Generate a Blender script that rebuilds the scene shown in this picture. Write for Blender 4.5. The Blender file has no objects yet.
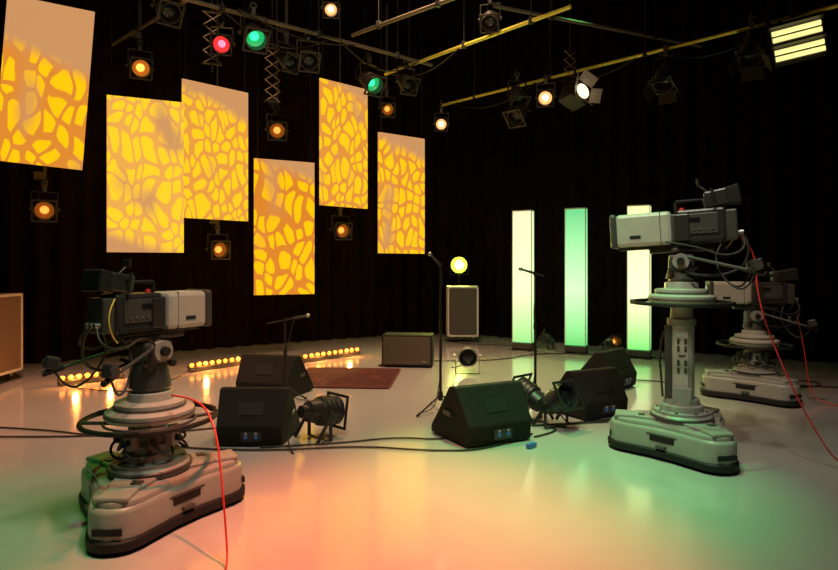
import bpy, bmesh, math, random
from mathutils import Vector, Matrix, Euler
random.seed(4)
D=bpy.data; C=bpy.context
scn=C.scene
try:
    scn.view_settings.view_transform='Standard'
except Exception: pass
R=math.radians

# ---------------------------------------------------------------- materials
def mat(name,col,rough=.5,metal=0.,emit=None,strength=0.,var=.12,scale=14.,bump=0.,coat=0.,spec=.5):
    m=D.materials.new(name); m.use_nodes=True
    nt=m.node_tree; N=nt.nodes; L=nt.links
    b=N['Principled BSDF']
    b.inputs['Roughness'].default_value=rough
    b.inputs['Metallic'].default_value=metal
    b.inputs['Coat Weight'].default_value=coat
    b.inputs['Specular IOR Level'].default_value=spec
    tc=N.new('ShaderNodeTexCoord'); nz=N.new('ShaderNodeTexNoise')
    nz.inputs['Scale'].default_value=scale; nz.inputs['Detail'].default_value=4
    L.new(tc.outputs['Object'],nz.inputs['Vector'])
    rp=N.new('ShaderNodeValToRGB')
    rp.color_ramp.elements[0].position=.3; rp.color_ramp.elements[1].position=.7
    rp.color_ramp.elements[0].color=[c*(1-var) for c in col]+[1]
    rp.color_ramp.elements[1].color=[min(1,c*(1+var)) for c in col]+[1]
    L.new(nz.outputs['Fac'],rp.inputs['Fac']); L.new(rp.outputs['Color'],b.inputs['Base Color'])
    if bump:
        bp=N.new('ShaderNodeBump'); bp.inputs['Strength'].default_value=bump; bp.inputs['Distance'].default_value=.01
        L.new(nz.outputs['Fac'],bp.inputs['Height']); L.new(bp.outputs['Normal'],b.inputs['Normal'])
    if emit:
        b.inputs['Emission Color'].default_value=list(emit)+[1]
        b.inputs['Emission Strength'].default_value=strength
    return m
M_black=mat('black_paint',(.016,.014,.012),.5,spec=.3)
M_fix=mat('fixture_black_paint',(.030,.025,.020),.42,spec=.45)
M_blackplastic=mat('black_plastic',(.022,.022,.022),.38)
M_rubber=mat('rubber',(.010,.010,.010),.6,spec=.3)
M_grey=mat('pedestal_grey',(.27,.28,.25),.38,var=.06)
M_grey2=mat('light_grey_paint',(.40,.41,.36),.38,var=.05)
M_dgrey=mat('dark_grey_paint',(.05,.05,.047),.42)
M_metal=mat('brushed_metal',(.4,.4,.38),.35,metal=.9)
M_alu=mat('aluminium_edge',(.75,.72,.68),.35,metal=.5)
M_pipe=mat('rig_pipe_lit',(.75,.72,.12),.4,metal=.2)  # yellow-green light catch painted into the pipe colour
M_cab=mat('speaker_carpet',(.009,.008,.007),.75,scale=90,bump=.4,spec=.25)
M_grille=mat('speaker_grille',(.02,.018,.015),.55,metal=.3,scale=120,bump=.5)
M_brown=mat('brown_grille',(.07,.05,.032),.6,scale=100,bump=.4)
M_case=mat('case_laminate',(.13,.09,.065),.45,scale=60)
M_case2=mat('case_laminate_dark',(.06,.055,.05),.5,scale=60)
M_red=mat('red_cable',(.6,.03,.02),.45)
M_cable=mat('black_cable',(.012,.012,.012),.5)
M_yel=mat('yellow_cable',(.7,.5,.05),.45)
M_blue=mat('blue_connector',(.05,.15,.5),.4)
M_white=mat('white_label',(.4,.4,.38),.5)
M_ceil=mat('ceiling_black',(.004,.004,.004),.95,spec=.05)
M_wall=mat('wall_black',(.005,.005,.005),.95,spec=.05)
M_glass=mat('lens_glass',(.012,.012,.015),.18)
G_or=mat('lamp_orange',(.9,.4,.1),.3,emit=(1,.42,.06),strength=3)
G_dim=mat('lamp_orange_dim',(.9,.4,.1),.3,emit=(1,.38,.05),strength=1.5)
G_red=mat('lamp_red',(.9,.05,.05),.3,emit=(1,.05,.08),strength=8)
G_grn=mat('lamp_green',(.1,.9,.4),.3,emit=(.03,1,.36),strength=1.8)
G_wht=mat('lamp_white',(.9,.9,.8),.3,emit=(1,.66,.32),strength=9)
G_fl=mat('lamp_fluorescent',(.9,.9,.6),.3,emit=(1,.86,.32),strength=1.1)
G_star=mat('lamp_yellow_green',(.9,.9,.1),.3,emit=(.75,1,.04),strength=3.5)
G_star2=mat('lamp_yellow_green_filament',(.9,.9,.1),.3,emit=(.9,1,.25),strength=120)
G_led=mat('led_bulb_orange',(.9,.4,.1),.3,emit=(1,.26,.025),strength=3.2)
G_refl={}
for g,c,st in ((G_or,(1,.25,.02),.16),(G_dim,(1,.25,.02),.07),(G_red,(1,.01,.02),.8),(G_grn,(.01,1,.3),.35),(G_wht,(1,.35,.12),.6)):
    G_refl[g.name]=mat(g.name+'_reflector',(.2,.12,.06),.35,metal=.5,emit=c,strength=st)

# ---------------------------------------------------------------- builders
def link(o,parent=None):
    C.collection.objects.link(o)
    if parent is not None: o.parent=parent
    return o
def root(name,loc=(0,0,0),rot=(0,0,0),parent=None):
    e=D.objects.new(name,None); e.empty_display_size=.1
    e.location=loc; e.rotation_euler=rot
    return link(e,parent)
def mesh(name,bm,m,parent,loc=(0,0,0),rot=(0,0,0),bev=0,smooth=False,segs=2):
    me=D.meshes.new(name); bmesh.ops.recalc_face_normals(bm,faces=bm.faces[:]); bm.to_mesh(me); bm.free()
    if smooth:
        for p in me.polygons: p.use_smooth=True
        me.set_sharp_from_angle(angle=R(35))
    me.materials.append(m)
    o=D.objects.new(name,me); o.location=loc; o.rotation_euler=rot
    link(o,parent)
    if bev:
        md=o.modifiers.new('bevel','BEVEL'); md.width=bev; md.segments=segs; md.limit_method='ANGLE'; md.angle_limit=R(30)
    return o
def box(name,size,loc,m,parent,rot=(0,0,0),bev=0,taper=None):
    bm=bmesh.new(); bmesh.ops.create_cube(bm,size=1)
    for v in bm.verts:
        v.co=Vector((v.co.x*size[0],v.co.y*size[1],v.co.z*size[2]))
        if taper and v.co.x>0: v.co.y*=taper; v.co.z*=taper
    return mesh(name,bm,m,parent,loc,rot,bev)
def cyl(name,r1,r2,h,loc,m,parent,rot=(0,0,0),segs=32,bev=0):
    bm=bmesh.new(); bmesh.ops.create_cone(bm,cap_ends=True,segments=segs,radius1=r1,radius2=r2,depth=h)
    return mesh(name,bm,m,parent,loc,rot,bev,smooth=True)
def rod(name,p0,p1,r,m,parent,segs=12):
    p0=Vector(p0);p1=Vector(p1);d=p1-p0
    bm=bmesh.new(); bmesh.ops.create_cone(bm,cap_ends=True,segments=segs,radius1=r,radius2=r,depth=d.length)
    q=d.to_track_quat('Z','Y')
    bm.transform(Matrix.Translation((p0+p1)/2)@q.to_matrix().to_4x4())
    return mesh(name,bm,m,parent,smooth=True)
def lathe(name,prof,m,parent,loc=(0,0,0),rot=(0,0,0),segs=36):
    bm=bmesh.new(); rings=[]
    for r,z in prof:
        if r<1e-5: rings.append([bm.verts.new((0,0,z))])
        else: rings.append([bm.verts.new((r*math.cos(2*math.pi*i/segs),r*math.sin(2*math.pi*i/segs),z)) for i in range(segs)])
    for a,b in zip(rings[:-1],rings[1:]):
        for i in range(segs):
            j=(i+1)%segs
            if len(a)==1 and len(b)==1: continue
            if len(a)==1: bm.faces.new((a[0],b[j],b[i]))
            elif len(b)==1: bm.faces.new((a[i],a[j],b[0]))
            else: bm.faces.new((a[i],a[j],b[j],b[i]))
    return mesh(name,bm,m,parent,loc,rot,smooth=True)
def torus(name,RR,r,loc,m,parent,rot=(0,0,0),n=56,k=10):
    bm=bmesh.new(); vs=[]
    for i in range(n):
        a=2*math.pi*i/n
        vs.append([bm.verts.new(((RR+r*math.cos(2*math.pi*j/k))*math.cos(a),(RR+r*math.cos(2*math.pi*j/k))*math.sin(a),r*math.sin(2*math.pi*j/k))) for j in range(k)])
    for i in range(n):
        for j in range(k):
            bm.faces.new((vs[i][j],vs[(i+1)%n][j],vs[(i+1)%n][(j+1)%k],vs[i][(j+1)%k]))
    return mesh(name,bm,m,parent,loc,rot,smooth=True)
def loft(name,pts,levels,m,parent,loc=(0,0,0),rot=(0,0,0)):
    bm=bmesh.new(); n=len(pts); rings=[]
    for ins,z in levels:
        ring=[]
        for x,y in pts:
            v=Vector((x,y)); l=v.length
            v=v*((l-ins)/l); ring.append(bm.verts.new((v.x,v.y,z)))
        rings.append(ring)
    for a,b in zip(rings[:-1],rings[1:]):
        for i in range(n): bm.faces.new((a[i],a[(i+1)%n],b[(i+1)%n],b[i]))
    for ring in (rings[0],rings[-1]):
        c=bm.verts.new((0,0,ring[0].co.z))
        for i in range(n): bm.faces.new((ring[i],ring[(i+1)%n],c))
    return mesh(name,bm,m,parent,loc,rot,smooth=True)
def tube(name,pts,r,m,parent=None):
    cu=D.curves.new(name,'CURVE'); cu.dimensions='3D'; cu.bevel_depth=r; cu.bevel_resolution=2; cu.resolution_u=8
    s=cu.splines.new('NURBS'); s.points.add(len(pts)-1)
    for p,c in zip(s.points,pts): p.co=(c[0],c[1],c[2],1)
    s.use_endpoint_u=True; s.order_u=3
    cu.materials.append(m)
    o=D.objects.new(name,cu); return link(o,parent)

# ---------------------------------------------------------------- room
def plane_box(name,size,loc,m): return box(name,size,loc,m,None)
fm=D.materials.new('studio_floor_paint'); fm.use_nodes=True
nt=fm.node_tree;N=nt.nodes;L=nt.links;b=N['Principled BSDF']
tc=N.new('ShaderNodeTexCoord'); n1=N.new('ShaderNodeTexNoise'); n1.inputs['Scale'].default_value=.9; n1.inputs['Detail'].default_value=6
n2=N.new('ShaderNodeTexNoise'); n2.inputs['Scale'].default_value=5; n2.inputs['Detail'].default_value=8
L.new(tc.outputs['Object'],n1.inputs['Vector']);L.new(tc.outputs['Object'],n2.inputs['Vector'])
rp=N.new('ShaderNodeValToRGB'); rp.color_ramp.elements[0].position=.3; rp.color_ramp.elements[1].position=.7
rp.color_ramp.elements[0].color=(.43,.425,.41,1); rp.color_ramp.elements[1].color=(.48,.475,.455,1)
L.new(n1.outputs['Fac'],rp.inputs['Fac']);L.new(rp.outputs['Color'],b.inputs['Base Color'])
mr=N.new('ShaderNodeMapRange'); mr.inputs['To Min'].default_value=.12; mr.inputs['To Max'].default_value=.22
L.new(n2.outputs['Fac'],mr.inputs['Value']);L.new(mr.outputs['Result'],b.inputs['Roughness'])
b.inputs['Specular IOR Level'].default_value=.9
b.inputs['Coat Weight'].default_value=.6; b.inputs['Coat Roughness'].default_value=.10
plane_box('floor',(22,20,.1),(0,5,-.05),fm)
plane_box('ceiling',(22,20,.1),(0,5,6.35),M_ceil)
plane_box('wall_back',(22,.1,6.3),(0,14.95,3.15),M_wall)
plane_box('wall_front',(22,.1,6.3),(0,-4.95,3.15),M_wall)
plane_box('wall_left',(.1,19.8,6.3),(-10.95,5,3.15),M_wall)
plane_box('wall_right',(.1,19.8,6.3),(10.95,5,3.15),M_wall)

# curtain
M_cur=mat('black_velvet_curtain',(.007,.0038,.003),1.0,var=.4,scale=4,spec=.04)
pl=[(-10.6,5.2),(-8.5,6.9),(-5.9,9.1),(-3.5,10.9),(-1.2,12.4),(.1,13.0),(1.1,12.95),(2.1,12.1),(4.2,10.5),(6.9,8.9),(10.6,6.7)]
def catmull(P,step=.035):
    out=[]
    for i in range(len(P)-1):
        p0=Vector(P[max(i-1,0)]);p1=Vector(P[i]);p2=Vector(P[i+1]);p3=Vector(P[min(i+2,len(P)-1)])
        n=int((p2-p1).length/step)
        for k in range(n):
            t=k/n
            out.append(.5*((2*p1)+(p2-p0)*t+(2*p0-5*p1+4*p2-p3)*t*t+(3*p1-p0-3*p2+p3)*t**3))
    out.append(Vector(P[-1])); return out
S=catmull(pl); bm=bmesh.new(); rows=[]
s=0
for i,p in enumerate(S):
    if i: s+=(S[i]-S[i-1]).length
    t=(S[min(i+1,len(S)-1)]-S[max(i-1,0)]).normalized(); n=Vector((-t.y,t.x))
    col=[]
    for k,z in enumerate((.01,.8,2,3.5,5,6.25)):
        a=(.075-.006*k)*math.sin(2*math.pi*s/.33+.5*math.sin(s*1.7)+.12*k)+.02*math.sin(s*7.3+k)
        q=p+n*a; col.append(bm.verts.new((q.x,q.y,z)))
    rows.append(col)
for a,b_ in zip(rows[:-1],rows[1:]):
    for k in range(5): bm.faces.new((a[k],b_[k],b_[k+1],a[k+1]))
mesh('backdrop_curtain',bm,M_cur,None,smooth=False)
for p in D.objects['backdrop_curtain'].data.polygons: p.use_smooth=True

# ---------------------------------------------------------------- hanging panels
def panel_mat(i,seed,plain,rot,sc=1.,hot=0.):  # gobo light falling on the panels, painted in as an emission pattern
    m=D.materials.new('painted_gobo_panel_%d'%i); m.use_nodes=True
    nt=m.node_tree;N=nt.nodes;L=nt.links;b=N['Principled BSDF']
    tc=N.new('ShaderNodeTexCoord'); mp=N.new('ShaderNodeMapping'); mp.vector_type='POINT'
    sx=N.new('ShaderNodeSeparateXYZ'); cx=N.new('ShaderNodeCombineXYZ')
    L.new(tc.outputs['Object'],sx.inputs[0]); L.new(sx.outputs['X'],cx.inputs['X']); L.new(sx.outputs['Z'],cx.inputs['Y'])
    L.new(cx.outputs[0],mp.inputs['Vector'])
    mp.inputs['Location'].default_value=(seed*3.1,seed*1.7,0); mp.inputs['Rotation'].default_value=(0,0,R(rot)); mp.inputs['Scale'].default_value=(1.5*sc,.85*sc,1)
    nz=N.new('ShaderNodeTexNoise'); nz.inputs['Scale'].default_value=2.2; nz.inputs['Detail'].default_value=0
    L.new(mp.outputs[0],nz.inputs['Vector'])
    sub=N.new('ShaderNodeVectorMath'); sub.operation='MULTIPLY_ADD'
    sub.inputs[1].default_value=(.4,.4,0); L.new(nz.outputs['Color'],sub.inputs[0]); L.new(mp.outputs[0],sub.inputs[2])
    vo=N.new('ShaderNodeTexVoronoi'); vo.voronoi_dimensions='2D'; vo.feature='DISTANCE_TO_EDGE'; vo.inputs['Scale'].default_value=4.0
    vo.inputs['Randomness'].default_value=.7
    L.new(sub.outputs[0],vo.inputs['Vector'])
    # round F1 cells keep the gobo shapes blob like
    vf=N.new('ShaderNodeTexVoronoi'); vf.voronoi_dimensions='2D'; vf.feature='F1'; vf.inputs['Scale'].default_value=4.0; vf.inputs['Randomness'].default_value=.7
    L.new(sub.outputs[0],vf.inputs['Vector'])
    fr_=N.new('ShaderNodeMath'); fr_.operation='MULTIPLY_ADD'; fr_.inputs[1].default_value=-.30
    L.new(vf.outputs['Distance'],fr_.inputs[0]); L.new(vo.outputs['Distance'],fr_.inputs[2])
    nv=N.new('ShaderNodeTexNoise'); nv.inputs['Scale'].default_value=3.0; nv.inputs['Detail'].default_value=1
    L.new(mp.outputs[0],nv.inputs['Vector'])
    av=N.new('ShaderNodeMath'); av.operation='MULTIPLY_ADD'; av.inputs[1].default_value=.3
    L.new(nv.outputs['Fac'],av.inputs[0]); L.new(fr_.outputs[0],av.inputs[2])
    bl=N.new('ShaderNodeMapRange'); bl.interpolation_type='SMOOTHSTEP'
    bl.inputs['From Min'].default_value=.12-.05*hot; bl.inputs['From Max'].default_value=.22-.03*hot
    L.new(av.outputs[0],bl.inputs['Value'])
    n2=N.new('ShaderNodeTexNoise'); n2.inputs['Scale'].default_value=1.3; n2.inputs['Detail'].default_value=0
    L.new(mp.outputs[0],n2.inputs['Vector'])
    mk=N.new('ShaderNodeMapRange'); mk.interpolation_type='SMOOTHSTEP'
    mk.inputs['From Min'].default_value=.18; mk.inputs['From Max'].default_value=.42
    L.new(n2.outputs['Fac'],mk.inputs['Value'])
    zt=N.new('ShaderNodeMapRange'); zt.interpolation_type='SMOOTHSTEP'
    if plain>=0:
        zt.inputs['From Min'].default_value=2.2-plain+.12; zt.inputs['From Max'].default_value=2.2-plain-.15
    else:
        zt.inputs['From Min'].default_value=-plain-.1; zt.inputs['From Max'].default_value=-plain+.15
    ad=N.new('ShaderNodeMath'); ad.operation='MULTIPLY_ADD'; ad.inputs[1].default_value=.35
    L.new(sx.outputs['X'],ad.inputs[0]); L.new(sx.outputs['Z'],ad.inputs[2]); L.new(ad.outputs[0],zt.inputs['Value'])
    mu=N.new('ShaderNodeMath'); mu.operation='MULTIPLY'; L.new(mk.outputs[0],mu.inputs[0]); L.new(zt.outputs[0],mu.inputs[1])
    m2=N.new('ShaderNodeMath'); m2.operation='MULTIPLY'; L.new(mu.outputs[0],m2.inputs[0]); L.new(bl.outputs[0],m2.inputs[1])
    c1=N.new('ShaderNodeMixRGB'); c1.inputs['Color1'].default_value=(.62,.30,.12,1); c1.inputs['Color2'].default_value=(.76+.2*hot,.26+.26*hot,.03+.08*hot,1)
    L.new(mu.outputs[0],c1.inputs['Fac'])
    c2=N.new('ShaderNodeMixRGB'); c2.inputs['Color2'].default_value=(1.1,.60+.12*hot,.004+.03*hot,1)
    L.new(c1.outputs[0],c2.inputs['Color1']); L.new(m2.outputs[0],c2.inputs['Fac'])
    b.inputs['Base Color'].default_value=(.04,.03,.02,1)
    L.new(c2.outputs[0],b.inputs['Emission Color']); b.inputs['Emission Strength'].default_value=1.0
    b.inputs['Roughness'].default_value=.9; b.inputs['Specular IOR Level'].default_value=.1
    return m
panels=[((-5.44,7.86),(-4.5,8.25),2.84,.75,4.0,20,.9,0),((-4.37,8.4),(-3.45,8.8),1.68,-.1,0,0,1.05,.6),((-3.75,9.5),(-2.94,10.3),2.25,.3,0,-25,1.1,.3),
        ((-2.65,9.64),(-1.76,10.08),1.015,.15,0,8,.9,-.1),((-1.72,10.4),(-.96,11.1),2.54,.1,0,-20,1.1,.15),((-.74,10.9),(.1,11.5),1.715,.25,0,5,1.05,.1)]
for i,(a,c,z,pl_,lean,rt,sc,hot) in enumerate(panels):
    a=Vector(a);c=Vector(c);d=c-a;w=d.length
    r=root('hanging_panel',((a.x+c.x)/2,(a.y+c.y)/2,z),(0,R(lean),math.atan2(d.y,d.x)))
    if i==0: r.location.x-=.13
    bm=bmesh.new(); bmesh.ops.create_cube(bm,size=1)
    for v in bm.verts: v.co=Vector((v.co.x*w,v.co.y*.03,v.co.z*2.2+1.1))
    mesh('panel_slab',bm,panel_mat(i,i+2,pl_,rt,sc,hot),r)
    for sx_ in (-1,1):
        rod('hanging_wire',(sx_*(w/2-.06),0,2.2),(sx_*(w/2-.06),0,6.25-z),.004,M_cable,r,6)
    rod('top_batten',(-w/2,.02,2.19),(w/2,.02,2.19),.014,M_black,r)

# ---------------------------------------------------------------- light columns
def col_mat(i,c0,c1,c2,st):
    m=D.materials.new('light_column_%d'%i); m.use_nodes=True
    nt=m.node_tree;N=nt.nodes;L=nt.links;b=N['Principled BSDF']
    tc=N.new('ShaderNodeTexCoord'); sx=N.new('ShaderNodeSeparateXYZ'); L.new(tc.outputs['Object'],sx.inputs[0])
    mr=N.new('ShaderNodeMapRange'); mr.inputs['From Max'].default_value=2.4; L.new(sx.outputs['Z'],mr.inputs['Value'])
    rp=N.new('ShaderNodeValToRGB'); L.new(mr.outputs[0],rp.inputs['Fac'])
    e=rp.color_ramp.elements; e[0].position=.06; e[0].color=c0+(1,); e[1].position=1; e[1].color=c2+(1,)
    x=e.new(.45); x.color=c1+(1,)
    L.new(rp.outputs[0],b.inputs['Emission Color']); b.inputs['Emission Strength'].default_value=st
    b.inputs['Base Color'].default_value=(.3,.32,.3,1); b.inputs['Roughness'].default_value=.5
    return m
cols=[((1.84,10.6),((.16,.62,.18),(.75,1,.5),(.72,.80,.45)),1.25),
      ((2.67,10.2),((.04,.5,.12),(.5,1,.45),(.08,.52,.2)),1.35),
      ((3.55,9.68),((.14,.66,.14),(1,1,.55),(.85,.95,.38)),1.3)]
for i,((x,y),cc,st) in enumerate(cols):
    r=root('light_column',(x,y,0),(0,0,R(-28)))
    m=col_mat(i,*cc,st)
    bm=bmesh.new(); bmesh.ops.create_cube(bm,size=1)
    for v in bm.verts: v.co=Vector((v.co.x*.34,v.co.y*.14,v.co.z*2.31+1.295))
    mesh('diffuser',bm,m,r,bev=.008)
    box('base_box',(.36,.17,.1),(0,0,.08),M_dgrey,r,bev=.008)
    box('foot_1',(.06,.3,.03),(-.14,0,.015),M_black,r); box('foot_2',(.06,.3,.03),(.14,0,.015),M_black,r)
    for sx_ in (-1,1):
        for sy in (-1,1): box('edge_strip',(.012,.012,2.32),(sx_*.172,sy*.072,1.29),M_alu,r)
    box('top_cap',(.355,.155,.02),(0,0,2.455),M_alu,r)

# ---------------------------------------------------------------- lamps
YR=R(-90)
def par_can(name,loc,target,glow,hang=None,body=M_fix,s=1.,floor=False,barn=False,gel=True):
    loc=Vector(loc); d=(Vector(target)-loc).normalized()
    r=root(name,loc,(0,0,math.atan2(d.y,d.x)-math.pi/2)); r.scale=(s,s,s)
    c=root('can_tilt',(0,0,0),(math.asin(d.z),0,0),r)
    lathe('can_body',[(0,-.19),(.05,-.19),(.055,-.14),(.085,-.12),(.098,-.03),(.118,-.01),(.118,.17),(.109,.17),(.105,.0),(.0,-.01)],body,c,rot=(YR,0,0))
    for k in range(3): torus('cooling_rib_%d'%k,.119,.004,(0,.02+.05*k,0),body,c,(YR,0,0),32,6)
    if glow:
        lathe('reflector',[(.104,.09),(.08,.05),(.04,.02),(0,.015)],G_refl.get(glow.name,glow),c,rot=(YR,0,0))
        lathe('bulb',[(.05,.0),(.04,.03),(.02,.045),(0,.05)],glow,c,loc=(0,.05,0),rot=(YR,0,0))
    else:
        lathe('lens',[(.1,0),(.08,.012),(.04,.02),(0,.022)],M_glass,c,loc=(0,.10,0),rot=(YR,0,0))
    if gel:
        for k,(x,z,sx_,sz) in enumerate(((0,.13,.28,.022),(0,-.13,.28,.022),(.13,0,.022,.28),(-.13,0,.022,.28))):
            box('gel_frame_%d'%k,(sx_,.012,sz),(x,.175,z),body,c)
    else: torus('front_rim',.114,.008,(0,.17,0),M_metal,c,(YR,0,0))
    if barn:
        for k in range(4):
            e=root('barn_%d'%k,(0,.18,0),(0,R(90*k),0),c)
            box('door_flap',(.22,.004,.13),(0,.06,.165),body,e,rot=(R(-58),0,0))
    sgn=-1 if floor else 1
    for sx_ in (-1,1):
        box('yoke_arm',(.008,.03,.24),(sx_*.145,0,sgn*.1),body,r)
        cyl('yoke_knob',.022,.022,.03,(sx_*.16,0,0),body,r,(0,R(90),0),12)
    box('yoke_bridge',(.298,.03,.008),(0,0,sgn*.22),body,r)
    if floor:
        for sx_ in (-1,1): box('stand_leg',(.008,.03,.28),(sx_*.15,-.06,-.1),body,r,rot=(R(-35),0,0))
        tube('power_tail',[(0,-.18,0),(0,-.3,-.05),(.05,-.35,-.2),(.2,-.4,-.215)],.006,M_cable,r)
    else:
        box('hook_clamp',(.05,.05,.09),(0,0,.265),M_dgrey,r,bev=.008)
        torus('clamp_ring',.032,.01,(0,0,.33),M_dgrey,r,(R(90),0,0),20,8)
        tube('power_tail',[(0,-.18,.0),(.02,-.26,.05),(.08,-.2,.2),(.03,-.05,.32),(.0,0,.42)],.006,M_cable,r)
        if hang:
            rod('drop_rod',(0,0,.3),(0,0,(hang-loc.z)/s),.014/s,M_dgrey,r)
            if hang>5:
                rod('drop_sleeve',(0,0,.45),(0,0,.85),.028,M_fix,r); box('connector_box',(.14,.09,.1),(.05,0,.42),M_fix,r,bev=.01)
    return r
TOP=6.28
for p,tg in (((-5.46,8.75,2.31),(-2,3,1)),((-3.46,10.3,1.77),(1,4,1)),((-1.44,10.95,2.14),(1.6,5,1))):
    par_can('hanging_par_light',p,tg,G_dim,TOP,s=1.15)
for p in ((-4.3,9.25,4.55),(-2.44,10.3,3.82)):
    par_can('hanging_par_light',p,(0,2,1),G_or if p[0]<-4 else G_dim,TOP,s=1.15)
par_can('hanging_par_light',(-.59,11.0,4.37),(1,4,1),G_dim,TOP,s=.95)
par_can('hanging_par_light',(-2.46,7.5,4.27),(-1,1,1),G_red,4.6,s=.9)
par_can('hanging_par_light',(-2.07,7.5,4.38),(.6,3,0),G_grn,4.6,s=1.1)
par_can('hanging_par_light',(-.73,8.8,4.2),(1.8,6,1.5),G_grn,4.6,s=1.1)
par_can('hanging_par_light',(-1.12,7.6,4.75),(0,2,1),G_wht,TOP,s=.7)
par_can('hanging_par_light',(.42,11.3,4.16),(0,2,1),G_wht,4.6,s=.9)
par_can('hanging_par_light',(2.09,9.9,4.27),(0,2,1),G_wht,4.6,s=1.0)
par_can('hanging_par_light',(1.7,10.2,4.1),(-1,7,0),None,4.6,s=1.2)
par_can('hanging_par_light',(1.65,10.1,4.35),(2.5,7,0),None,4.6,s=1.1)
par_can('hanging_spotlight',(3.5,8.5,4.2),(2,7,0),None,4.6,M_fix,1.15,barn=True)
par_can('hanging_spotlight',(4.3,7.75,4.3),(3,6,0),None,4.6,M_fix,1.15,barn=True)
par_can('hanging_par_light',(-3.2,7.6,4.75),(0,4,1),None,TOP,s=1.1)
par_can('hanging_par_light',(.95,8.0,4.78),(0,4,1),None,TOP,s=.9)
par_can('hanging_par_light',(-1.5,8.1,4.3),(0,4,1),None,4.6,s=1.0)
par_can('hanging_par_light',(-1.9,8.6,4.45),(2,5,1),None,TOP,s=1.0)
par_can('hanging_par_light',(-.2,9.2,4.3),(2,5,1),None,4.6,s=1.0)
# lit fresnel spotlight with barn doors
fr=root('fresnel_spotlight',(2.46,9.4,4.16),(0,0,R(25)))
ft=root('head_tilt',(0,0,0),(R(-12),R(24),0),fr)
box('housing',(.34,.3,.28),(0,0.05,0),M_fix,ft,bev=.03)
cyl('lens_ring',.15,.15,.05,(0,-.12,0),M_dgrey,ft,(R(90),0,0))
cyl('lens',.12,.12,.01,(0,-.148,0),mat('fresnel_lens_lit',(.9,.8,.6),.2,emit=(1,.78,.5),strength=1.8),ft,(R(90),0,0))
M_bd=mat('barn_door_steel',(.5,.45,.4),.5)
for k in range(4):
    e=root('barn_%d'%k,(0,-.15,0),(0,R(90*k),0),ft)
    box('door_flap',(.28,.004,.17),(0,-.07,.2),M_bd,e,rot=(R(45),0,0))
for sx_ in (-1,1): box('yoke_arm',(.01,.035,.3),(sx_*.2,0.03,.12),M_black,fr)
box('yoke_bridge',(.41,.035,.01),(0,.03,.27),M_black,fr); rod('hook',(0,.03,.27),(0,.03,.46),.02,M_black,fr)
# fluorescent soft light
r=root('fluorescent_soft_light',(4.68,7.42,4.25),(0,R(-8),R(-25)))
for k,z in enumerate((-.12,.12)):
    box('housing_%d'%k,(.56,.14,.2),(0,.03,z),M_dgrey,r,bev=.01)
    for j in (-1,1): rod('tube_lamp',(-.26,-.05,z+j*.042),(.26,-.05,z+j*.042),.03,G_fl,r)
    box('reflector_lip',(.58,.09,.008),(0,-.07,z+.1),M_dgrey,r,rot=(R(-15),0,0))
box('yoke_1',(.01,.03,.5),(-.3,0,.08),M_black,r);box('yoke_2',(.01,.03,.5),(.3,0,.08),M_black,r);box('yoke_bridge',(.61,.03,.01),(0,0,.33),M_black,r)
rod('hanger',(0,0,.33),(0,0,2.0),.016,M_black,r)

# rig pipes
def pipe(a,b_,z=4.6,m=M_pipe,r_=.025,drops=2):
    r=root('lighting_rig_pipe',(0,0,0))
    rod('bar',(a[0],a[1],z),(b_[0],b_[1],z),r_,m,r,16)
    for k in range(drops):
        t=(k+.5)/drops
        x=a[0]+(b_[0]-a[0])*t;y=a[1]+(b_[1]-a[1])*t
        rod('drop',(x,y,z),(x,y,6.3),.008,M_cable,r,8)
        box('clamp',(.07,.07,.09),(x,y,z+.01),M_black,r,bev=.01)
M_pd=mat('rig_pipe_dim',(.16,.14,.11),.4,metal=.3)  # same pipes without the painted light catch
pipe((.45,11.64),(6.2,6.0),drops=5)
pipe((-.55,9.75),(1.82,7.2),drops=3)
pipe((-2.9,6.85),(.2,9.3),m=M_pd,drops=3)
pipe((-.9,8.1),(.6,6.8),m=M_pd,drops=2)
pipe((-4.8,9.4),(-2.0,6.9),z=4.95,m=M_pd,drops=2)
pipe((1.0,8.1),(4.5,9.6),z=5.0,m=M_pd,drops=2)
for (x0,y0,x1,y1,z,sag) in ((.6,11.5,2.0,10.1,4.6,.25),(2.1,10,3.3,8.85,4.62,.2),(3.4,8.75,4.6,7.55,4.6,.25),(-.5,9.7,.6,8.5,4.6,.2),(-2.4,7.2,-1.2,8.2,4.6,.3),(-1.1,8.25,0,9.15,4.6,.28),(-2.2,7.3,-.8,8.5,4.62,.15)):
    pts=[(x0+(x1-x0)*t,y0+(y1-y0)*t,z-sag*4*t*(1-t)) for t in (0,.15,.35,.5,.65,.85,1)]
    tube('rig_cable',pts,.009,M_cable)
M_sc=mat('scissor_steel',(.3,.2,.13),.4,metal=.4)
def panto(x,y,z0,z1,n):
    r=root('pantograph_hanger',(x,y,0),(0,0,R(20))); h=(z1-z0)/n
    for k in range(n):
        a=z0+k*h
        for sg in (-1,1):
            rod('scissor_arm',(-sg*.11,sg*.01,a),(sg*.11,sg*.01,a+h),.007,M_sc,r,6)
    rod('top_rod',(0,0,z1),(0,0,6.3),.012,M_black,r); rod('bottom_rod',(0,0,z0-.1),(0,0,z0),.012,M_black,r)
    box('top_plate',(.24,.03,.02),(0,0,z1),M_black,r); box('bottom_plate',(.24,.03,.02),(0,0,z0),M_black,r)
panto(-2.62,7.6,4.05,4.7,4); panto(-2.2,9.0,3.95,4.75,5); panto(2.44,9.7,4.5,4.95,3)

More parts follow.
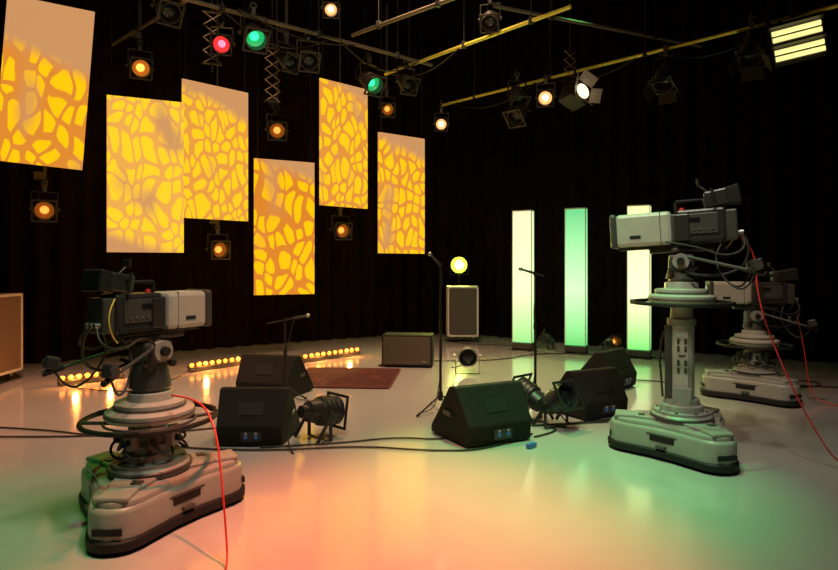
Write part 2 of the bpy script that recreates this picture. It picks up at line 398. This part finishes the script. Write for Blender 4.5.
# star lamp on stand
r=root('lamp_on_stand',(.83,12.45,0))
rod('stand_pole',(0,0,.25),(0,0,1.4),.015,M_black,r)
for k in range(3):
    a=R(90+120*k); rod('stand_leg_%d'%k,(0,0,.4),(.2*math.cos(a),.2*math.sin(a),.01),.01,M_black,r)
lathe('lamp_body',[(0,-.2),(.07,-.18),(.18,0),(.17,.0),(0,-.05)],M_black,r,loc=(0,0,1.5),rot=(R(90),0,0))
lathe('lamp_lens',[(.165,0),(.11,.02),(0,.025)],G_star,r,loc=(0,-.01,1.5),rot=(R(90),0,0))
lathe('lamp_filament',[(.08,0),(.05,.03),(0,.04)],G_star2,r,loc=(0,-.03,1.5),rot=(R(90),0,0))
box('yoke',(.38,.03,.01),(0,0,1.30),M_black,r)
for sx_ in(-1,1): box('yoke_arm',(.01,.03,.21),(sx_*.19,0,1.40),M_black,r)

# ---------------------------------------------------------------- flight cases
def flight_case(loc,rz,w,d,h,m):
    r=root('flight_case',loc,(0,0,rz)); z0=.12
    box('body',(w,d,h-z0),(0,0,z0+(h-z0)/2),m,r,bev=.004)
    t=.018
    for sx_ in(-1,1):
        for sy in(-1,1):
            box('edge_v',(t*1.8,t*1.8,h-z0),(sx_*(w/2-.006),sy*(d/2-.006),z0+(h-z0)/2),M_alu,r)
        for z in (z0+.01,h-.01): box('edge_d',(t*1.8,d,t*1.8),(sx_*(w/2-.006),0,z),M_alu,r)
    for sy in(-1,1):
        for z in (z0+.01,h-.01): box('edge_w',(w,t*1.8,t*1.8),(0,sy*(d/2-.006),z),M_alu,r)
    for sx_ in(-1,1):
        for sy in(-1,1):
            for z in (z0+.02,h-.02):
                box('ball_corner',(.06,.06,.06),(sx_*(w/2-.02),sy*(d/2-.02),z),M_metal,r,bev=.02)
            cyl('caster',.045,.045,.03,(sx_*(w/2-.09),sy*(d/2-.1),.045),M_rubber,r,(0,R(90),0),20)
            box('caster_fork',(.045,.05,.07),(sx_*(w/2-.09),sy*(d/2-.1),.09),M_metal,r)
    return r
c1=flight_case((-5.80,7.65,0),R(3),1.1,.55,1.12,M_case)
c2=flight_case((.85,11.85,0),0,.58,.5,1.08,M_case2)
for c,w,d,h in ((c1,1.1,.55,1.12),(c2,.58,.5,1.08)):
    for sx_ in (-.3,.3): box('latch',(.05,.008,.06),(sx_*w,-d/2-.004,h*.93),M_dgrey,c)

# ---------------------------------------------------------------- wedge monitors
def wedge(loc,rz,w=.66,s=1.,front=M_grille):
    r=root('stage_monitor_wedge',loc,(0,0,rz)); r.scale=(s,s,s)
    prof=[(-.27,.012),(-.27,.07),(.03,.43),(.10,.43),(.27,.16),(.25,.012)]
    bm=bmesh.new(); A=[];B=[]
    for y,z in prof:
        hw=w/2*(1-.16*max(0,(y+.05)/.32))
        A.append(bm.verts.new((-hw,y,z)));B.append(bm.verts.new((hw,y,z)))
    n=len(prof); bm.faces.new(A);bm.faces.new(B[::-1])
    for i in range(n): bm.faces.new((A[i],B[i],B[(i+1)%n],A[(i+1)%n]))
    mesh('cabinet',bm,M_cab,r,bev=.012)
    ang=math.atan2(.36,.30)
    box('grille',(w*.93,.43,.012),(0,-.125,.258),front,r,rot=(ang,0,0),bev=.004)
    a2=math.atan2(-.27,.17)
    box('recessed_handle',(.2,.11,.006),(.0,.19,.29),M_rubber,r,rot=(a2,0,0))
    box('connector_plate',(.16,.006,.08),(-.02,.263,.085),M_blackplastic,r,rot=(R(-8),0,0))
    for k in (-1,1):
        cyl('speakon',.016,.016,.012,(-.02+k*.04,.268,.085),M_blue,r,rot=(R(90),0,0),segs=14)
        cyl('jack',.009,.009,.012,(-.02+k*.04,.268,.112),M_white,r,rot=(R(90),0,0),segs=14)
    for sx_ in (-1,1): box('side_handle',(.006,.11,.035),(sx_*(w/2-.004),.0,.22),M_dgrey,r)
    for sx_ in(-1,1):
        for y in(-.22,.2): cyl('rubber_foot',.02,.02,.014,(sx_*.24,y,.007),M_rubber,r,segs=12)
    return r
wedge((-1.70,7.0,0),R(165),.70,1.08)
wedge((-1.40,5.2,0),R(180),.60,1.05)
wedge((.56,5.25,0),R(205),.66,1.1)
wedge((1.72,6.1,0),R(206),.6,1.05)
wedge((2.32,7.45,0),R(225),.6,1.05)
r=root('stage_monitor_speaker',(-.16,8.95,0),(0,0,R(-6)))
box('cabinet',(.74,.40,.45),(0,0,.25),M_cab,r,bev=.015)
box('grille',(.69,.012,.40),(0,-.203,.25),M_brown,r,bev=.004)
box('badge',(.06,.006,.02),(.26,-.212,.09),M_metal,r)
for sx_ in(-1,1):
    for y in(-.15,.15): cyl('rubber_foot',.02,.02,.026,(sx_*.3,y,.013),M_rubber,r,segs=12)
    box('side_handle',(.008,.14,.06),(sx_*.372,0,.3),M_blackplastic,r)

# ---------------------------------------------------------------- rug
rm=D.materials.new('patterned_rug'); rm.use_nodes=True
nt=rm.node_tree;N=nt.nodes;L=nt.links;b=N['Principled BSDF'];b.inputs['Roughness'].default_value=.95
tc=N.new('ShaderNodeTexCoord');vo=N.new('ShaderNodeTexVoronoi');vo.inputs['Scale'].default_value=11
L.new(tc.outputs['Object'],vo.inputs['Vector']);rp=N.new('ShaderNodeValToRGB')
e=rp.color_ramp.elements;e[0].color=(.028,.004,.005,1);e[1].color=(.11,.02,.016,1);x=e.new(.5);x.color=(.05,.006,.008,1)
L.new(vo.outputs['Distance'],rp.inputs['Fac']);L.new(rp.outputs[0],b.inputs['Base Color'])
r=root('rug',(-.98,7.98,0),(0,0,R(-4)))
box('pile',(1.3,1.4,.014),(0,0,.009),rm,r,bev=.004)
M_fr=mat('rug_fringe',(.10,.03,.02),.9)
for sx_ in(-1,1): box('fringe',(.04,1.38,.006),(sx_*.66,0,.004),M_fr,r)
box('border_strip_1',(1.2,.03,.003),(0,-.62,.017),M_fr,r);box('border_strip_2',(1.2,.03,.003),(0,.62,.017),M_fr,r)

# ---------------------------------------------------------------- floor battens
for a,b_,n in (((-4.42,7.43),(-3.95,7.92),8),((-3.18,8.4),(-2.57,9.13),10),((-1.75,9.23),(-1.03,10.0),10)):
    a=Vector(a);b_=Vector(b_);d=b_-a
    r=root('floor_light_batten',((a.x+b_.x)/2,(a.y+b_.y)/2,0),(0,0,math.atan2(d.y,d.x)))
    l=d.length+.08
    box('housing',(l,.09,.06),(0,0,.035),M_dgrey,r,bev=.006)
    box('trough_lip',(l,.008,.04),(0,.045,.08),M_dgrey,r)
    bm=bmesh.new()
    for k in range(n):
        x=-d.length/2+d.length*k/(n-1)
        bmesh.ops.create_icosphere(bm,subdivisions=2,radius=.032,matrix=Matrix.Translation((x,0,.095)))
    mesh('bulbs',bm,G_led,r,smooth=True)
    pl_=D.lights.new('batten_glow','POINT'); pl_.energy=14; pl_.color=(1,.30,.05); pl_.shadow_soft_size=.03
    for q in (-.3,.3):
        po=D.objects.new('batten_glow',pl_); po.location=(q*d.length,-.06,.16); link(po,r)

# ---------------------------------------------------------------- floor pars
M_chrome=mat('par_metal',(.30,.29,.26),.3,metal=.5)
par_can('floor_par_can',(-.86,5.2,.235),(-.2,5.9,.1),None,body=M_blackplastic,s=1.05,floor=True)
par_can('floor_par_can',(1.08,5.75,.235),(-.2,7.2,1.1),None,body=M_blackplastic,s=1.0,floor=True)
par_can('floor_par_can',(1.27,5.55,.235),(2.2,4.2,1.2),None,body=M_blackplastic,s=1.0,floor=True)
par_can('floor_par_can',(.67,8.3,.245),(.5,4,.3),None,body=M_chrome,s=1.1,floor=True,gel=False)
par_can('floor_par_can',(2.3,10.7,.18),(1.2,10.9,.9),G_dim,body=M_blackplastic,s=.8,floor=True)
par_can('floor_par_can',(3.3,10.3,.18),(4.4,8.0,.8),G_dim,body=M_blackplastic,s=.8,floor=True)

# ---------------------------------------------------------------- mic stands
def mic_stand(loc,rz,h,boom,bz,legs=.33,back=.0):
    r=root('microphone_stand',loc,(0,0,rz))
    rod('lower_tube',(0,0,.12),(0,0,h*.6),.014,M_black,r); rod('upper_tube',(0,0,h*.58),(0,0,h),.009,M_black,r)
    cyl('clutch',.02,.02,.06,(0,0,h*.6),M_rubber,r,segs=16); cyl('hub',.026,.022,.09,(0,0,.16),M_black,r,segs=16)
    for k in range(3):
        a=R(30+120*k); rod('leg_%d'%k,(0,0,.17),(legs*math.cos(a),legs*math.sin(a),.015),.009,M_black,r)
        rod('foot_%d'%k,(legs*.93*math.cos(a),legs*.93*math.sin(a),.025),(legs*1.04*math.cos(a),legs*1.04*math.sin(a),.012),.012,M_rubber,r)
    e=Vector((boom,0,h+bz)); d=(e-Vector((0,0,h))).normalized()
    rod('boom',Vector((0,0,h))-d*back,e,.008,M_black,r)
    cyl('boom_joint',.022,.022,.04,(0,0,h),M_rubber,r,(R(90),0,0),16)
    rod('mic_clip',e-d*.02,e+d*.05,.014,M_blackplastic,r)
    rod('mic_body',e+d*.03,e+d*.13,.012,M_dgrey,r)
    bm=bmesh.new(); bmesh.ops.create_uvsphere(bm,u_segments=16,v_segments=10,radius=.022); p=e+d*.145
    mesh('mic_grille',bm,M_metal,r,loc=p,smooth=True)
    tube('mic_cable',[e,e+Vector((-.04,.01,-.12)),(.03,.02,h*.7),(-.02,.02,h*.4),(.03,0,.15),(.1,.03,.012),(.25,.05,.01)],.005,M_cable,r)
mic_stand((.22,6.15,0),R(195),1.50,0.01,.01)
mic_stand((1.24,6.4,0),R(180),1.41,.02,.006,.25,.1)
mic_stand((-1.46,6.55,0),R(5),.90,.10,.02,.24,.2)

# ---------------------------------------------------------------- pedestal cameras
def outline(sc=1.,mid=.315):
    pts=[]
    for a in (0,120,240):
        for t in range(-66,67,22):
            pts.append((sc*(.39*math.cos(R(a))+.155*math.cos(R(a+t))),sc*(.39*math.sin(R(a))+.155*math.sin(R(a+t)))))
        for q in (45,60,75):
            m_=mid/math.cos(R(q-60)); pts.append((sc*m_*math.cos(R(a+q)),sc*m_*math.sin(R(a+q))))
    return pts
def pedestal_camera(loc,base_rot,Rz,yaw,tilt=0,body_dark=M_blackplastic,bars=True,vf_up=0.,lift=0.,hs=1.,Lx=.40):
    r=root('studio_pedestal_camera',loc)
    bs=root('pedestal_base',(0,0,0),(0,0,base_rot),r)
    o=outline()
    loft('bumper',o,[(.01,.02),(-.018,.025),(-.02,.07),(-.01,.08)],M_rubber,bs)
    loft('skirt',o,[(.0,.075),(.0,.21),(.006,.225),(.02,.235)],M_grey,bs)
    loft('skirt_lid',o,[(.03,.235),(.03,.255),(.035,.263),(.05,.268)],M_grey,bs)
    loft('lid_step',outline(.72,.24),[(.0,.268),(.0,.285),(.01,.292)],M_grey,bs)
    for a in (0,120,240):
        e=root('arm',(0,0,0),(0,0,R(a)),bs)
        box('wheel_cover',(.15,.17,.03),(.43,0,.275),M_grey,e,bev=.012)
        box('end_slot',(.012,.15,.035),(.541,0,.125),M_rubber,e)
        box('lid_latch',(.05,.06,.015),(.30,.05,.293),M_dgrey,e,bev=.004)
        cyl('wheel',.04,.04,.05,(.42,0,.04),M_rubber,e,(R(90),0,0),20)
        f=root('side',(0,0,0),(0,0,R(60)),e)
        box('side_recess',(.012,.30,.045),(.311,0,.16),M_rubber,f)
        box('side_ledge',(.014,.34,.012),(.314,0,.19),M_dgrey,f)
        box('foot_switch',(.04,.08,.02),(.325,.0,.105),M_dgrey,f,bev=.004)
    lathe('hub',[(0,.26),(.225,.26),(.225,.31),(.205,.325),(.205,.345),(.165,.35),(.16,.39),(.135,.40),(.13,.44),(0,.44)],M_grey,r)
    torus('hub_ring',.227,.012,(0,0,.30),M_dgrey,r)
    for k in range(8):
        a=R(45*k+10); cyl('hub_bolt',.012,.012,.01,(.185*math.cos(a),.185*math.sin(a),.35),M_dgrey,r,segs=10)
    hc=max(.06,Rz-.16-.42)
    cyl('column_outer',.095,.095,hc,(0,0,.42+hc/2),M_grey2,r)
    lathe('column_collar',[(0,Rz-.2),(.108,Rz-.2),(.108,Rz-.15),(.085,Rz-.14),(.08,Rz-.03),(0,Rz-.03)],M_grey,r)
    if Rz>.9:
        e=root('column_fittings',(0,0,0),(0,0,R(-112)),r)
        box('side_channel',(.06,.05,Rz-.65),(.05,-.10,.42+(Rz-.6)/2),M_dgrey,e,bev=.006)
        box('guide_plate',(.012,.09,Rz-.75),(.092,0,.50+(Rz-.72)/2),M_grey2,e,bev=.004)
        for k,z in enumerate((.67,.73,.84,.90)):
            for y in (-.026,.026): box('label_mark',(.006,.02,.045),(.1,y,z),M_dgrey,e)
        box('label_dash',(.006,.05,.014),(.1005,0,.785),M_dgrey,e)
        box('valve_box',(.07,.14,.12),(.09,.0,.48),M_grey,e,bev=.01)
        tube('air_hose',[(.05,-.13,Rz-.25),(.06,-.17,Rz-.4),(.05,-.15,.6),(.06,-.14,.45)],.009,M_cable,e)
    else:
        for i,a in enumerate((-150,-110,-60,-10,40,90,150)):
            ca,sa=math.cos(R(a)),math.sin(R(a))
            box('column_fitting',(.06,.07,.09),(.14*ca,.14*sa,.47),M_grey if i%2 else M_dgrey,r,rot=(0,0,R(a)),bev=.008)
            cyl('fitting_knob',.018,.018,.03,(.185*ca,.185*sa,.47),M_rubber,r,(0,R(90),R(a)),12)
            tube('fitting_hose',[(.15*ca,.15*sa,.5),(.24*ca,.24*sa,.44),(.21*math.cos(R(a+35)),.21*math.sin(R(a+35)),.36),(.15*math.cos(R(a+45)),.15*math.sin(R(a+45)),.42)],.008,M_cable,r)
    torus('steering_ring',.375,.015,(0,0,Rz-.02),M_rubber,r)
    torus('steering_ring_inner',.255,.008,(0,0,Rz-.035),M_dgrey,r)
    for k in range(4):
        a=R(90*k+20); rod('ring_spoke_%d'%k,(.08*math.cos(a),.08*math.sin(a),Rz-.05),(.375*math.cos(a),.375*math.sin(a),Rz-.02),.011,M_dgrey,r)
    for k in range(3):
        a=R(120*k+40); box('ring_grip',(.03,.09,.035),(.375*math.cos(a),.375*math.sin(a),Rz-.02),M_rubber,r,rot=(0,0,a),bev=.01)
    lathe('balance_weights',[(0,Rz-.03),(.17,Rz-.03),(.245,Rz-.01),(.25,Rz+.01),(.25,Rz+.035),(.235,Rz+.045),(.2,Rz+.05),(.2,Rz+.085),(.19,Rz+.09),(.13,Rz+.095),(.125,Rz+.14),(.10,Rz+.15),(.095,Rz+.19),(0,Rz+.19)],M_grey2,r)
    torus('weight_groove',.2505,.005,(0,0,Rz+.012),M_dgrey,r)
    torus('weight_groove_2',.2005,.004,(0,0,Rz+.062),M_dgrey,r)
    h=root('pan_head',(0,0,Rz+lift),(0,0,yaw),r)
    cyl('head_base',.12,.105,.06+lift,(0,0,.2-lift/2),M_dgrey,h)
    box('head_cradle',(.19,.17,.15),(0,0,.29),M_dgrey,h,bev=.02)
    box('cradle_side',(.16,.2,.1),(0,0,.27),M_dgrey,h,bev=.02)
    for sy in(-1,1):
        cyl('tilt_drum',.062,.062,.045,(0,sy*.105,.31),M_grey,h,(R(90),0,0),28)
        cyl('tilt_knob',.03,.026,.03,(0,sy*.14,.31),M_rubber,h,(R(90),0,0),16)
        cyl('drag_knob',.02,.02,.03,(.07,sy*.11,.23),M_rubber,h,(R(90),0,0),12)
        box('lock_lever',(.09,.012,.02),(-.08,sy*.115,.24),M_rubber,h,rot=(0,R(25),0))
    t=root('tilt_top',(0,0,.34),(0,-tilt,0),h); t.scale=(hs,hs,hs)
    box('wedge_plate',(.44,.13,.03),(0,0,.055),M_dgrey,t,bev=.006)
    box('slide_plate',(.46,.11,.02),(.0,0,.08),M_dgrey,t,bev=.004)
    box('camera_body',(.33,.2,.25),(-.145,0,.225),body_dark,t,bev=.018)
    for sy in(-1,1):
        box('body_side_panel',(.24,.012,.15),(-.14,sy*.103,.24),M_dgrey,t,bev=.004)
        box('body_lower_rail',(.3,.014,.03),(-.14,sy*.103,.12),M_rubber,t,bev=.004)
        for k in range(5):
            cyl('panel_knob',.008,.008,.012,(-.22+.04*k,sy*.112,.2),M_metal,t,(R(90),0,0),10)
        box('panel_display',(.08,.006,.03),(-.1,sy*.111,.27),M_glass,t)
        box('side_cheek',(.1,.03,.2),(-.02,sy*.108,.22),M_blackplastic,t,bev=.01)
    box('rear_adapter',(.08,.17,.22),(-.345,0,.22),M_dgrey,t,bev=.012)
    for k in(-1,0,1): cyl('rear_connector',.018,.018,.04,(-.4,.045*k,.16),M_metal,t,(0,R(90),0),14)
    cyl('tally_light',.02,.015,.025,(-.02,0,.36),M_red,t,segs=14)
    box('lens_mount',(.06,.18,.2),(.03,0,.225),M_dgrey,t,bev=.01)
    X=.05+Lx
    box('box_lens',(Lx,.235,.25),(.05+Lx/2,0,.225),M_grey2,t,bev=.028)
    box('lens_bottom_rail',(Lx,.09,.03),(.04+Lx/2,0,.09),M_dgrey,t)
    box('lens_seam',(.006,.238,.253),(.13,0,.225),M_dgrey,t,bev=.02)
    for sy in(-1,1): box('maker_plate',(.08,.004,.025),(X-.14,sy*.119,.17),M_blackplastic,t)
    box('lens_hood',(.05,.25,.255),(X+.015,0,.225),M_dgrey,t,bev=.02,taper=1.06)
    box('hood_recess',(.004,.2,.19),(X+.042,0,.225),M_rubber,t)
    cyl('front_glass',.085,.085,.01,(X+.045,0,.225),M_glass,t,(0,R(90),0))
    rod('handle_bar',(-.25,0,.42),(.02,0,.42),.014,M_rubber,t); rod('handle_post_1',(-.25,0,.34),(-.25,0,.42),.012,M_rubber,t); rod('handle_post_2',(.02,0,.34),(.02,0,.42),.012,M_rubber,t)
    v=root('viewfinder',(-.26,0,.40+vf_up),(0,R(8),0),t)
    rod('vf_arm',(.08,.06,-.08),(.08,.06,.03),.012,M_dgrey,v)
    box('vf_body',(.16,.18,.12),(0,0,.02),body_dark,v,bev=.014)
    box('vf_hood',(.09,.2,.14),(-.11,0,.02),M_rubber,v,bev=.01,taper=.85)
    box('vf_screen',(.004,.15,.1),(-.157,0,.02),M_glass,v)
    for sy in(-1,1):
        rod('vf_side_handle',(.02,sy*.13,-.04),(.02,sy*.13,.09),.01,M_rubber,v); rod('vf_side_link',(.02,sy*.09,.04),(.02,sy*.13,.04),.01,M_rubber,v)
    rod('callsheet_arm',(.05,.05,.08),(.1,.05,.14),.006,M_dgrey,v); box('callsheet_clip',(.02,.08,.05),(.1,.05,.16),M_rubber,v,bev=.005)
    for sy in ((-1,1) if bars else ()):
        rod('pan_bar',(-.05,sy*.12,0),(-.42,sy*.27,-.11),.011,M_dgrey,t)
        rod('pan_grip',(-.42,sy*.27,-.11),(-.53,sy*.315,-.145),.019,M_rubber,t)
        box('demand_control',(.08,.06,.08),(-.48,sy*.30,-.08),M_blackplastic,t,rot=(0,R(15),sy*R(-17)),bev=.012)
        cyl('demand_wheel',.03,.03,.02,(-.48,sy*.345,-.08),M_dgrey,t,(R(90),0,0),18)
        tube('demand_cable',[(-.48,sy*.3,-.10),(-.42,sy*.26,-.26),(-.3,sy*.2,-.22),(-.2,sy*.12,0),(-.3,sy*.07,.12)],.007,M_cable,t)
    tube('loop_cable',[(-.4,.0,.16),(-.46,.02,.1),(-.42,.06,-.1),(-.2,.12,-.16),(-.05,.14,-.12)],.01,M_cable,t)
    tube('loop_cable_2',[(-.4,.045,.16),(-.45,.12,.05),(-.3,.15,-.02),(-.1,.13,.08),(.1,.13,.12)],.007,M_cable,t)
    tube('loop_cable_3',[(-.4,-.045,.16),(-.45,-.12,.06),(-.3,-.15,.0),(-.15,-.13,.08),(-.05,-.13,.02),(0,-.1,-.1)],.008,M_cable,t)
    tube('yellow_lead',[(-.3,-.08,.33),(-.38,-.12,.25),(-.36,-.12,.1),(-.3,-.1,.05)],.005,M_yel,t)
    return r
pedestal_camera((-1.62,3.62,0),R(-88),.60,R(60),R(0),lift=.08,hs=.9,Lx=.32)
pedestal_camera((2.10,4.80,0),R(-80),1.22,R(154),R(-3),hs=1.06)
pedestal_camera((3.8,6.8,0),R(-75),.62,R(165),R(0))

# ---------------------------------------------------------------- cables
z=.012
tube('camera_cable_red',[(-1.42,3.45,.75),(-1.22,3.35,.76),(-1.08,3.2,.62),(-1.02,3.1,.4),(-.97,3.02,.15),(-.94,2.95,z),(-.88,2.6,z),(-.7,2.1,z),(-.2,1.2,z)],.0055,M_red)
tube('camera_cable_red',[(2.46,4.6,1.72),(2.58,4.6,1.62),(2.56,4.55,1.3),(2.62,4.5,1.0),(2.76,4.45,.6),(2.95,4.42,.22),(3.1,4.4,z),(3.4,4.2,z),(4.2,3.6,z)],.006,M_red)
tube('camera_cable_red',[(4.25,6.75,.95),(4.3,6.7,.6),(4.28,6.6,.2),(4.3,6.5,z),(4.6,6.2,z),(5.6,6.0,z)],.006,M_red)
flo=[[(-4.5,5.6),(-3.4,5.45),(-2.8,5.2),(-2.3,5.3),(-1.7,5.55)],
 [(-4.6,5.25),(-3.2,5.15),(-2.4,5.35),(-2.1,4.9),(-1.2,4.8),(-.5,4.95),(.1,4.8),(.6,4.85),(1.0,5.3)],
 [(-1.3,4.9),(-.7,5.0),(-.2,5.2),(.2,5.1),(.8,5.5),(1.2,5.6),(1.8,5.7)],
 [(1.0,5.2),(1.3,5.4),(1.15,5.6),(1.5,5.65),(2.1,5.9)],
 [(-.6,8.9),(0.1,9.4),(1.2,9.3),(2.0,10.2),(3.2,9.9),(4.4,9.4)],
 [(1.7,7.6),(2.4,7.9),(3.4,7.6),(3.2,7.0)],
 [(3.9,7.5),(4.6,7.2),(5.2,7.6),(4.6,7.9),(4.4,7.5),(5.4,7.2),(6.5,7.4)],
 [(-4.2,7.3),(-3.6,7.0),(-3.2,7.2),(-3.2,8.2)],
 [(.5,12),(.7,11.4),(1.4,11.2),(2.2,10.9)]]
for p in flo: tube('floor_cable',[(x,y,z) for x,y in p],.008,M_cable)
box('cable_connector',(.1,.04,.04),(.92,4.92,.022),M_blue,None,rot=(0,0,R(40)),bev=.008)

# ---------------------------------------------------------------- lighting
def spot(name,loc,tgt,col,e,size,blend=.8,rad=.1):
    l=D.lights.new(name,'SPOT'); l.energy=e; l.color=col; l.spot_size=R(size); l.spot_blend=blend; l.shadow_soft_size=rad
    o=D.objects.new(name,l); o.location=loc; o.rotation_euler=(Vector(tgt)-Vector(loc)).to_track_quat('-Z','Y').to_euler(); link(o)
spot('salmon_wash',(-.15,3.3,5.9),(-.15,3.35,0),(1,.17,.07),3300,37,1.)
spot('green_wash',(1.05,4.6,5.9),(.95,4.3,0),(.10,1,.28),1500,36,1.)
spot('green_wash_side',(-2.7,2.9,5.9),(-2.8,3.0,0),(.12,1,.15),450,34,1.)
spot('green_wash_rear',(2.4,8.4,5.9),(2.3,8.0,0),(.25,1,.25),750,48,1.)
spot('warm_stage_wash',(.2,7.4,6.1),(.1,8.0,0),(1,.56,.31),1950,78,1.,.4)
spot('warm_left_wash',(-3.9,6.2,6.1),(-3.9,6.4,0),(1,.42,.23),1450,60,1.,.3)
spot('front_fill',(-.2,2.4,6.0),(-.2,4.4,0),(1,.88,.62),620,110,1.,.5)
spot('left_camera_key',(.6,1.6,5.8),(-1.6,3.6,.8),(.95,1,.8),200,26,1.,.2)
spot('right_camera_key',(.8,2.2,5.8),(2.1,4.8,1.2),(1,.95,.78),350,34,1.,.15)
spot('back_camera_key',(2.4,4.4,5.8),(3.8,6.8,.9),(1,.55,.4),420,30,1.,.2)
spot('rig_spill',(0,2.0,5.6),(-.8,9,4.2),(1,.7,.4),560,75,1.,.3)
spot('star_spill',(.83,12.3,1.5),(.6,4,.6),(.85,1,.2),260,120,1.,.08)
w=D.worlds.new('dark_studio'); scn.world=w; w.use_nodes=True
w.node_tree.nodes['Background'].inputs[0].default_value=(.02,.017,.014,1); w.node_tree.nodes['Background'].inputs[1].default_value=.2

cam=D.cameras.new('Camera'); co=D.objects.new('Camera',cam); link(co)
co.location=(0,0,1.5); co.rotation_euler=(R(90),0,0)
cam.sensor_width=36; cam.lens=25.78; cam.shift_y=-20/838; cam.clip_end=60
scn.camera=co
